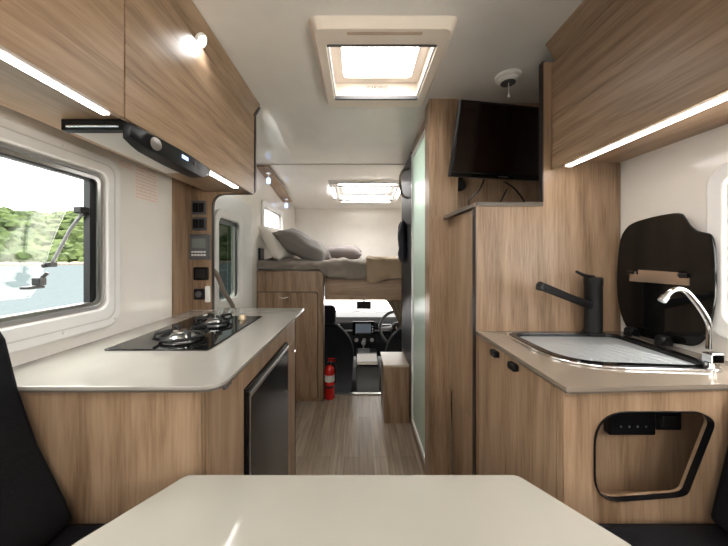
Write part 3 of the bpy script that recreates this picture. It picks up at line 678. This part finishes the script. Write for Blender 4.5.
t = thing('step_box', 'small oak step box at the foot of the tall black refrigerator', 'step', (.27, 2.31, 0))
build('box_body', box(B(), .180, .360, 2.162, 2.46, 0, .405), WZ, t, bev=.001)
build('top_board', box(B(), .176, .361, 2.158, 2.465, .4055, .421), plain('pale_laminate', (.56,.47,.37), .25), t, bev=.002)
# ------------------------------------------------------------------ cupboard and bed
t = thing('cupboard', 'oak cupboard below the left end of the raised bed', 'cabinet', (-.58, 2.55, 0))
o = rpoly([(XL+.002,0),(-.298,0),(-.298,1.084),(XL+.002,1.084)], [0,0,.05,0], 8)
build('front_frame', plate(B(), o, [], 'y', 2.497, 2.515), WZ, t)
build('side_panel', box(B(), -.318, -.299, 2.516, 2.60, 0, 1.03), WZ, t)
bm = box(B(), XL+.004, -.322, 2.516, 2.62, 0, 1.05); build('carcass', bm, WZ, t)
o2 = rpoly([(-.842,.03),(-.345,.03),(-.345,.905),(-.842,.905)], [.01,.01,.03,.01])
build('door_gap', plate(B(), [(a+(.006 if a > -.6 else -.004), b_+(.006 if b_ > .5 else -.006)) for a, b_ in o2], [], 'y', 2.4955, 2.497), EDGE, t)
dd = build('door', plate(B(), o2, [], 'y', 2.483, 2.4952), WZ, t, bev=.0015)
bm = tube(B(), spline([(-.66,2.483,.872),(-.65,2.470,.868),(-.62,2.462,.862),(-.59,2.470,.868),(-.58,2.483,.872)]), .006, 10); build('door_handle', bm, CHROME, dd, smooth=True)
e1 = rpoly([(-.5,1.084),(-.298,1.084),(-.298,0)], [0,.05,0], 8)
build('edge_trim', ribbon(B(), e1, 2.494, 2.517, .004), EDGE, t)
t = thing('bed_base', 'oak front rail of the raised cabover bed above the cab opening', 'bed', (.05, 2.63, .826))
build('front_rail', box(B(), -.297, .40, 2.60, 2.625, .826, 1.03), WX, t, bev=.002)
tag(build('mattress', box(B(), XL+.01, XR-.01, 2.66, 3.96, 1.029, 1.135), plain('mattress_cloth', (.6,.57,.52), .9), bev=.02), 'pale mattress on the raised cabover bed under the grey duvet', 'mattress')
def sheet(name, x0, x1, nx, prof, thick, mat, amp, seed):
    bm = B(); g = []
    for i in range(nx+1):
        x = x0+(x1-x0)*i/nx; P = prof(x); row = []
        L = [Vector((0, a, b_)) for a, b_ in P]
        for k, p in enumerate(L):
            t_ = (L[min(k+1, len(L)-1)]-L[max(k-1, 0)]).normalized(); nn = Vector((0, -t_.z, t_.y))
            f = amp*(noise.noise(Vector((x*5+seed, p.y*4, p.z*9)))*1.2 + noise.noise(Vector((x*16+seed, p.y*9, p.z*12)))*.5)
            row.append(bm.verts.new((x, p.y, p.z)) if False else bm.verts.new(Vector((x, p.y, p.z))+nn*abs(f)*1.3 + Vector((noise.noise(Vector((x*6,p.y*7,seed)))*amp*.6,0,0))))
        g.append(row)
    for a, b_ in zip(g, g[1:]):
        for k in range(len(a)-1): bm.faces.new((a[k], b_[k], b_[k+1], a[k+1]))
    o = build(name, bm, mat, smooth=True, recalc=False)
    s = o.modifiers.new('thick', 'SOLIDIFY'); s.thickness = thick; s.offset = -1
    ss = o.modifiers.new('sub', 'SUBSURF'); ss.levels = 1; ss.render_levels = 1
    return o
def sm(a, b_, x):
    t_ = min(1, max(0, (x-a)/(b_-a))); return t_*t_*(3-2*t_)
def dprof(x):
    k = sm(-.34, -.26, x); yf = 2.505+.065*k; zb = 1.098-.085*k+.010*math.sin(x*19)*k
    r = [(yf, zb+(1.135-zb)*j/5) for j in range(6)]
    r += [(yf+.008, 1.147), (yf+.022, 1.156), (yf+.045, 1.160)]
    r += [(yf+.045+(3.92-yf-.045)*j/40, 1.160) for j in range(1, 41)]
    return r
tag(sheet('duvet', XL+.012, .90, 70, dprof, .012, DUV, .036, 2), 'crumpled taupe duvet spread over the raised bed', 'duvet')
def tprof(x):
    zb = 1.0-.02*math.sin(x*14); yf = 2.556-.02*sm(.2,.36,x)
    r = [(yf, zb+(1.16-zb)*j/7) for j in range(8)]
    r += [(yf+.012, 1.178), (yf+.04, 1.186)]
    r += [(yf+.04+.55*j/16, 1.186) for j in range(1, 17)]
    return r
tag(sheet('throw_blanket', .07, .355, 18, tprof, .010, THROW, .030, 9), 'tan quilted throw hanging over the right end of the bed', 'blanket')
for nme, args, m, lab in (
    ('pillow', ((-.742,2.73,1.325), (.30,-.03,-.48), (.10,1,.10), .36, .38, .12, 0, 1), PILW, 'white pillow leaning on the wall behind the large grey one'),
    ('pillow', ((-.515,2.80,1.300), (.50,0,-.30), (.06,1,.12), .52, .42, .19, 0, 5), PILG, 'large grey pillow leaning on the white pillow'),
    ('pillow', ((-.19,3.25,1.245), (1,0,0), (0,1,.12), .45, .38, .15, 0, 8), PILM, 'small mauve-grey pillow lying flat at the middle of the bed')):
    tag(build(nme, pillow_bm(*args[:6], sag=args[6], seed=args[7]), m, smooth=True), lab, 'pillow', None)
tag(build('headboard', box(B(), XL+.002, XL+.02, 2.53, 2.64, 1.09, 1.275), BLACK, bev=.004), 'dark headboard panel at the left end of the bed', 'headboard')
# wooden strip with two reading lamps along the left of the cabover
bm = box(B(), XL+.001, -.748, 2.50, 3.36, 1.915, 1.930)
for v_ in bm.verts: v_.co.z -= .16*(v_.co.y-2.5) - .055*0; v_.co.z += .035
tag(build('wall_shelf', bm, WY, bev=.001), 'oak strip under the ceiling at the left of the bed', 'shelf')
lamp = thing('reading_lamp', 'blue-lit reading lamp at the near end of the oak strip', 'lamp', (-.785, 2.60, 1.87), 'reading lamps under the oak strip')
build('lamp_base', lathe(B(), [(.022,0),(.022,.012),(.016,.016)], (-.785,2.60,1.934), (0,0,-1), 20), CHROME, lamp, smooth=True)
build('lamp_stem', tube(B(), [(-.785,2.60,1.92),(-.785,2.60,1.885)], .004, 8), CHROME, lamp)
build('lamp_head', lathe(B(), [(.014,0),(.018,.01),(.018,.045),(.014,.05)], (-.785,2.60,1.885), (0,0,-1), 20), BLUE, lamp, smooth=True)
dup(lamp, (-.785, 3.24, 1.87-.1045), 'blue-lit reading lamp at the far end of the oak strip', 'reading lamps under the oak strip')
# ------------------------------------------------------------------ fire extinguisher
ex, ey = -.250, 2.548
t = thing('fire_extinguisher', 'red fire extinguisher standing beside the cupboard at the cab opening', 'fire extinguisher', (ex, ey, 0))
build('cylinder', lathe(B(), [(.036,0.0005),(.042,.006),(.042,.235),(.036,.262),(.020,.280),(.013,.284),(.013,.295)], (ex,ey,0)), RED, t, smooth=True)
build('label', lathe(B(), [(.0425,.15),(.0428,.151),(.0428,.205),(.0425,.206)], (ex,ey,0)), LABEL, t)
build('valve', box(B(), ex-.014, ex+.014, ey-.014, ey+.014, .295, .315), STEEL, t, bev=.003)
build('lever', box(B(), ex-.012, ex+.045, ey-.008, ey+.008, .334, .340), RED, t); build('handle', box(B(), ex-.012, ex+.05, ey-.008, ey+.008, .315, .321), RED, t)
build('gauge', lathe(B(), [(.013,0),(.013,.008)], (ex,ey-.014,.305), (0,-1,0), 16), BLACK, t)
build('hose', tube(B(), spline([(ex+.014,ey,.308),(ex+.05,ey,.29),(ex+.052,ey,.22),(ex+.050,ey,.12)]), .006, 8), BLACK, t, smooth=True)
build('clamp_band', lathe(B(), [(.0425,.10),(.0445,.10),(.0445,.118),(.0425,.118)], (ex,ey,0)), BLACK, t)
# ------------------------------------------------------------------ vehicle cab
CB = plain('cab_lining', (.05,.05,.052), .7)
bm = box(B(), -.85, .95, 2.64, 4.3, -.22, -.18); struct(build('floor', bm, plain('cab_carpet', (.008,.008,.009), .9)))
for sx in (-1, 1):
    xx = -.80 if sx < 0 else .90
    bm = plate(B(), [(2.64,-.18),(4.35,-.18),(4.35,.45),(3.55,.94),(2.64,.94)], [[(2.95,.36),(4.0,.36),(3.52,.80),(2.95,.80)]], 'x', xx, xx-.03*(-1 if sx > 0 else 1))
    struct(build('wall_left' if sx < 0 else 'wall_right', bm, CB))
bm = box(B(), -.82, .92, 2.66, 3.50, .945, .98); struct(build('ceiling', bm, CB))
bm = box(B(), -.85, -.298, 2.985, 3.0, -.18, .94)
bm.free()
def seat(lab, cx):
    t = thing('car_seat', lab, 'car seat', (cx, 3.0, -.18), 'front seats of the cab')
    back = rpoly([(cx-.27,-.12),(cx+.27,-.12),(cx+.30,.33),(cx+.25,.47),(cx+.13,.59),(cx-.13,.59),(cx-.25,.47),(cx-.30,.33)], .06, 5)
    bm = plate(B(), back, [], 'y', 2.83, 2.95)
    for v_ in bm.verts: v_.co.y -= (v_.co.z)*.15
    build('backrest', bm, CARFAB, t, bev=.035, seg=4, smooth=True)
    bm = plate(B(), rrect(cx-.13, cx+.13, .575, .755, .05), [], 'y', 2.73, 2.83); build('headrest', bm, CARFAB, t, bev=.03, seg=4, smooth=True)
    for q_ in (-.06, .06): build('headrest_post', tube(B(), [(cx+q_,2.80,.62),(cx+q_,2.80,.54)], .006), STEEL, t)
    build('cushion', box(B(), cx-.25, cx+.25, 2.84, 3.36, -.14, .02), CARFAB, t, bev=.04, seg=4)
    build('seat_base', box(B(), cx-.2, cx+.2, 2.86, 3.3, -.18, -.13), CARPL, t)
    return t
s1 = seat('black left front seat, seen from behind through the opening', -.345)
s2 = dup(s1, (.56, 3.18, -.25), 'black driver seat behind the steering wheel', 'front seats of the cab')
t = thing('dashboard', 'black dashboard with central touchscreen and silver-trimmed vents', 'dashboard', (.06, 3.7, .0))
bm = B(); 
prf = [(3.56,.02),(3.50,.20),(3.50,.33),(3.53,.42),(3.62,.475),(3.95,.47),(4.10,.44),(4.10,.02)]
plate(bm, prf, [], 'x', -.79, .89); build('panel', bm, CARPL, t, bev=.012, seg=3)
build('trim_strip', box(B(), -.78, .88, 3.485, 3.499, .335, .352), CARSIL, t, bev=.003)
sc = build('touchscreen', box(B(), -.075, .180, 3.462, 3.484, .295, .455), GLOSSB, t, bev=.006)
build('display', box(B(), -.04, .14, 3.460, 3.4618, .325, .428), plain('nav_display', (.05,.06,.075), .2, emit=(.25,.3,.36), es=.12), sc)
for k in range(3): build('icon', box(B(), .152, .162, 3.460, 3.4618, .335+.03*k, .345+.03*k), LABEL, sc)
for x0 in (-.62, -.30, .30, .66):
    f = build('air_vent', box(B(), x0-.075, x0+.075, 3.47, 3.50, .372, .420), CARSIL, t, bev=.006)
    build('vent_slats', box(B(), x0-.066, x0+.066, 3.466, 3.4698, .379, .413), BLACK, f)
for x0 in (-.03, .06, .15):
    build('knob', lathe(B(), [(.022,0),(.020,.02),(.001,.021)], (x0,3.495,.235), (0,-1,0), 20), CARSIL, t, smooth=True)
build('climate_panel', box(B(), -.09, .21, 3.488, 3.4995, .20,.29), CARPL, t, bev=.004)
t = thing('centre_console', 'black centre console with pale lid and gear lever between seats', 'console', (.06, 3.2, -.18))
build('console_body', box(B(), -.03, .20, 2.90, 3.47, -.18, .150), CARPL, t, bev=.015, seg=3)
build('armrest', box(B(), -.02, .185, 2.91, 3.16, .152, .185), plain('pale_lid', (.52,.50,.47), .4), t, bev=.012, seg=3)
build('gear_lever', lathe(B(), [(.008,0),(.008,.07),(.02,.08),(.024,.10),(.018,.12),(.001,.125)], (.05,3.32,.15)), CARSIL, t, smooth=True)
build('shift_plate', box(B(), -.01, .12, 3.20, 3.44, .1502, .157), CARSIL, t, bev=.003)
build('cup_holder', lathe(B(), [(.035,0),(.035,.012),(.028,.012),(.028,.002)], (.155,3.24,.15)), CARSIL, t)
t = thing('steering_wheel', 'black steering wheel with silver spokes on the right side of cab', 'steering wheel', (.42, 3.3, .2))
wc = Vector((.41,3.22,.435)); ax = Vector((0,-1,.42)).normalized(); uu = Vector((1,0,0)); vv = ax.cross(uu).normalized()
if vv.z < 0: vv = -vv
build('rim', tube(B(), [wc+(uu*math.cos(a)+vv*math.sin(a))*.182 for a in [2*PI*k/48 for k in range(49)]], .016, 12), plain('wheel_rim', (.05,.05,.052), .35), t, smooth=True)
build('hub', lathe(B(), [(.065,-.03),(.068,0),(.055,.02),(.001,.028)], wc, ax, 28), CARPL, t, smooth=True)
for a, m in ((PI, CARSIL), (0, CARSIL), (-PI/2, CARSIL)):
    d_ = uu*math.cos(a)+vv*math.sin(a); build('spoke', tube(B(), [wc+d_*.05, wc+d_*.17], [.022,.012], 10), m, t, smooth=True)
build('emblem', lathe(B(), [(.02,.0285),(.02,.031),(.001,.0315)], wc, ax, 24), CHROME, t)
build('column', tube(B(), [wc-ax*.03, wc-ax*.30], .04), CARPL, t)
t = thing('rear_view_mirror', 'black rear view mirror hanging at the top of the windscreen', 'mirror', (.13, 3.7, .6))
build('mirror_case', box(B(), -.03, .150, 3.66, 3.69, .560, .66), BLACK, t, bev=.012, seg=3); build('mirror_arm', tube(B(), [(.06,3.69,.64),(.06,3.75,.72),(.06,3.72,.80)], .012), BLACK, t)
# windscreen
bm = B(); vsx = [bm.verts.new(p) for p in ((-.77,3.52,.93),(.87,3.52,.93),(.87,4.30,.445),(-.77,4.30,.445))]; bm.faces.new(vsx)
r = bmesh.ops.extrude_face_region(bm, geom=list(bm.faces), use_keep_orig=True); bmesh.ops.translate(bm, verts=[g for g in r['geom'] if isinstance(g, bmesh.types.BMVert)], vec=(0,.004,.004))
struct(build('window_9', bm, GLASS))
bm = B()
for k, (y0, z0, y1, z1) in enumerate(((4.32,.43,4.8,.47),(4.8,.47,5.3,.40),(5.3,.40,5.4,.2))):
    a = [bm.verts.new((x, y, z)) for x, y, z in ((-.75,y0,z0),(.85,y0,z0),(.85,y1,z1),(-.75,y1,z1),(-.75,y0,z0-.03),(.85,y0,z0-.03),(.85,y1,z1-.03),(-.75,y1,z1-.03))]
    for f in ((0,1,2,3),(7,6,5,4),(0,4,5,1),(3,2,6,7),(1,5,6,2),(0,3,7,4)): bm.faces.new([a[i] for i in f])
bmesh.ops.remove_doubles(bm, verts=bm.verts, dist=.0005)
tag(build('car_bonnet', bm, plain('white_car_paint', (.82,.82,.82), .2)), 'white vehicle bonnet outside, beyond the windscreen', 'bonnet')
# curtain in the cab opening
bm = B(); rows = []
for i in range(41):
    s = i/40; row = []
    for k in range(9):
        f = k/8; z = .822-f*.30; xl = .235+.155*f**.8; x = xl+(.43-xl)*s
        row.append(bm.verts.new((x, 2.665+.012*math.sin(s*30)+.004*math.sin(f*7), z)))
    rows.append(row)
for a, b_ in zip(rows, rows[1:]):
    for k in range(8): bm.faces.new((a[k], b_[k], b_[k+1], a[k+1]))
cu = build('curtain', bm, CURT, smooth=True); sm_ = cu.modifiers.new('thick', 'SOLIDIFY'); sm_.thickness = .004
tag(cu, 'brown gathered curtain at the right of the cab opening', 'curtain')
# ------------------------------------------------------------------ dinette: table and black cushions
tb = [(-.357,.622),(.328,.622),(.430,.467),(.43,-.30),(-.453,-.30),(-.453,.467)]
t = thing('dining_table', 'cream glossy dining table with cut corners in the foreground', 'table', (0, .1, 0))
build('tabletop', plate(B(), rpoly(tb, .012, 4), [], 'z', .728, .75), TABLE, t, bev=.004, seg=3)
build('pedestal', lathe(B(), [(.15,0.0005),(.15,.012),(.03,.02),(.03,.715),(.12,.72),(.12,.7275)], (0,.1,0)), STEEL, t, smooth=True)
def bench(side, lab):
    s = side; X = XL+.002 if s < 0 else XR-.002
    yb = .634
    xi = -.465 if s < 0 else .452
    t = thing('dinette_bench', lab, 'bench', ((X+xi)/2, -.3, 0))
    build('seat_cushion', box(B(), min(X, xi), max(X, xi), -1.2, yb, .36, .648), LEATHER, t, bev=.02, seg=3)
    build('base', box(B(), min(X, xi), max(X, xi), -1.2, yb-.02, 0, .355), WZ, t)
    if s < 0: pr = [(X,.650),(-.592,.650),(-.610,.695),(-.668,.81),(-.708,.923),(-.735,1.03),(-.755,1.062),(-.80,1.075),(X,1.072)]
    else: pr = [(X,.650),(.728,.650),(.738,.69),(.765,.80),(.790,.90),(.83,.955),(X,.965)]
    b_ = build('back_cushion', plate(B(), pr, [], 'y', -1.15, yb-.004), LEATHER, t, bev=.012, seg=3)
    if s < 0: build('piping', tube(B(), [(-.712,yb-.002,.923),(X+.006,yb-.002,.910)], .0025, 8), BLACK, b_)
bench(-1, 'black leather bench on the left, its back at the end of the worktop')
bench(1, 'black leather bench on the right, beside the sink cabinet')
# sockets inside the recess
def sock(px0, px1, py0, py1, lab, name, d=.02, y=.7395):
    a, zt = pp(550+px0/2.938, 360+py0/2.938, y-d); b_, zb = pp(550+px1/2.938, 360+py1/2.938, y-d)
    t = thing(name, lab, name.replace('_', ' '), ((a+b_)/2, y-d, zb)); build('faceplate', box(B(), a, b_, y-d, y-.0005, zb, zt), BLACK, t, bev=.003); return t, a, b_, zb, zt, y-d
t, a, b_, zb, zt, y = sock(175, 312, 150, 222, 'wide black socket panel in the recess of the sink cabinet', 'socket_panel')
for k in range(4): build('indicator', box(B(), a+.025+k*.02, a+.029+k*.02, y-.0015, y, (zb+zt)/2-.01, (zb+zt)/2-.006), GREYP, t)
t, a, b_, zb, zt, y = sock(314, 388, 146, 207, 'smaller black socket beside the wide panel in the recess', 'power_socket'); build('socket_cover', box(B(), a+.01, b_-.01, y-.004, y, zb+.01, zt-.015), MATTE, t, bev=.002)
t = thing('junction_box', 'upright black box at the left edge of the recess', 'box', (.485, .72, .74)); build('case', box(B(), .472, .497, .690, .735, .735, .862), BLACK, t, bev=.003); build('screw', lathe(B(), [(.004,0),(.004,.002)], (.4845,.690,.755), (0,-1,0), 10), STEEL, t)
# fill lamps added behind the camera, over the dinette; no such lamps known
for (lx, ly) in ((-.35,-.5),(.42,-.5),(-.35,-1.1),(.42,-1.1)):
    t = thing('added_fill_lamp', 'round fill lamp added above the dinette', 'lamp', (lx, ly, ZC-.02), 'added fill lamps over the dinette')
    build('rim', lathe(B(), [(.09,0),(.09,.012),(.08,.016)], (lx,ly,ZC-.0003), (0,0,-1)), WHITE, t, smooth=True)
    build('diffuser', lathe(B(), [(.078,.0165),(.070,.022),(.001,.024)], (lx,ly,ZC-.0003), (0,0,-1)), plain('diffuser', (1,1,1), .5, emit=(1,.95,.88), es=3), t, smooth=True)
    l = bpy.data.lights.new('lamp_light', 'POINT'); l.energy = .7; l.color = (1,.95,.88); l.shadow_soft_size = .06  # added fill light just below each added fixture
    o = bpy.data.objects.new('lamp_light', l); C.objects.link(o); o.location = (lx, ly, ZC-.14)
# ------------------------------------------------------------------ outside
bm = box(B(), -2.0, 25, -30, 40, -1.12, -1.1); struct(build('ground', bm, plain('pale_ground', (.55,.52,.46), .9), loc=(0,0,0)))
def water_mat():
    m, nt, b = nm('bay_water'); b.inputs['Base Color'].default_value = (.038,.046,.048,1); b.inputs['Roughness'].default_value = .2; b.inputs['Specular IOR Level'].default_value = 0
    tc = nt.nodes.new('ShaderNodeTexCoord'); mp = nt.nodes.new('ShaderNodeMapping'); mp.inputs['Scale'].default_value = (.9,.5,1); nt.links.new(tc.outputs['Object'], mp.inputs[0])
    n = nt.nodes.new('ShaderNodeTexNoise'); n.inputs['Scale'].default_value = 1.2; n.inputs['Detail'].default_value = 5; nt.links.new(mp.outputs[0], n.inputs[0])
    bp = nt.nodes.new('ShaderNodeBump'); bp.inputs['Strength'].default_value = 1; bp.inputs['Distance'].default_value = .6; nt.links.new(n.outputs['Fac'], bp.inputs['Height']); nt.links.new(bp.outputs['Normal'], b.inputs['Normal'])
    return m
bm = box(B(), -400, 200, -300, 500, -1.8, -1.5); o = build('bay_water', bm, water_mat(), loc=(0,0,0)); o['kind'] = 'stuff'; o['label'] = 'pale rippled bay water outside the left window'; o['category'] = 'water'
def hz(r, th):
    k = sm(148, 215, r); return -1.6 + k*(30+6*math.sin(th*5+1)+4*math.sin(th*13)) * sm(.20, .5, th) 
bm = B(); g = []
for i in range(61):
    th = .15+i/60*1.6; row = []
    for j in range(13):
        r = 146+j*10; row.append(bm.verts.new((-r*math.sin(th), r*math.cos(th), hz(r, th)-.2)))
    g.append(row)
for a, b_ in zip(g, g[1:]):
    for k in range(12): bm.faces.new((a[k], b_[k], b_[k+1], a[k+1]))
o = struct(build('hill', bm, plain('hill_soil', (.06,.07,.025), .9), loc=(0,0,0), smooth=True))
def leaf_mat():
    m, nt, b = nm('forest_canopy'); L = nt.links.new; tc = nt.nodes.new('ShaderNodeTexCoord')
    n = nt.nodes.new('ShaderNodeTexNoise'); n.inputs['Scale'].default_value = .28; n.inputs['Detail'].default_value = 6; L(tc.outputs['Object'], n.inputs[0])
    r = nt.nodes.new('ShaderNodeValToRGB'); r.color_ramp.elements[0].position = .35; r.color_ramp.elements[0].color = (.013,.021,.007,1); r.color_ramp.elements[1].position = .66; r.color_ramp.elements[1].color = (.036,.050,.014,1)
    L(n.outputs['Fac'], r.inputs[0]); L(r.outputs[0], b.inputs['Base Color']); b.inputs['Roughness'].default_value = .9; b.inputs['Specular IOR Level'].default_value = .1
    return m
bm = B(); tmp = B(); bmesh.ops.create_icosphere(tmp, subdivisions=2, radius=1); tv = [v_.co.copy() for v_ in tmp.verts]; tf = [[v_.index for v_ in f.verts] for f in tmp.faces]; tmp.free()
rr = random.Random(5)
for i in range(2600):
    th = rr.uniform(.22, 1.7); r = 150+rr.random()**.8*80; s = rr.uniform(1.4, 3.4); z = hz(r, th)+s*.5
    c = Vector((-r*math.sin(th), r*math.cos(th), z)); sd = rr.random()*50
    vs_ = [bm.verts.new(c+Vector((v_.x*s, v_.y*s, v_.z*s*.9))*(1+.55*noise.noise(v_*2.3+Vector((sd,0,0))))) for v_ in tv]
    for f in tf: bm.faces.new([vs_[k] for k in f])
o = build('forest', bm, leaf_mat(), loc=(0,0,0), recalc=False); o['kind'] = 'stuff'; o['label'] = 'green wooded hillside across the water outside the window'; o['category'] = 'trees'
bm = B()
for i in range(260):
    th = .18+i/260*1.55; r = 146.5+rr.uniform(-.8,.8); s = rr.uniform(.5,1.1); c = Vector((-r*math.sin(th), r*math.cos(th), -1.4))
    vs_ = [bm.verts.new(c+Vector((v_.x*s*1.8, v_.y*s*1.4, v_.z*s))) for v_ in tv]
    for f in tf: bm.faces.new([vs_[k] for k in f])
o = build('shore_rocks', bm, plain('shore_rock', (.09,.065,.045), .9), loc=(0,0,0), recalc=False); o['kind'] = 'stuff'; o['label'] = 'band of brown shore rocks below the wooded hillside'; o['category'] = 'rocks'
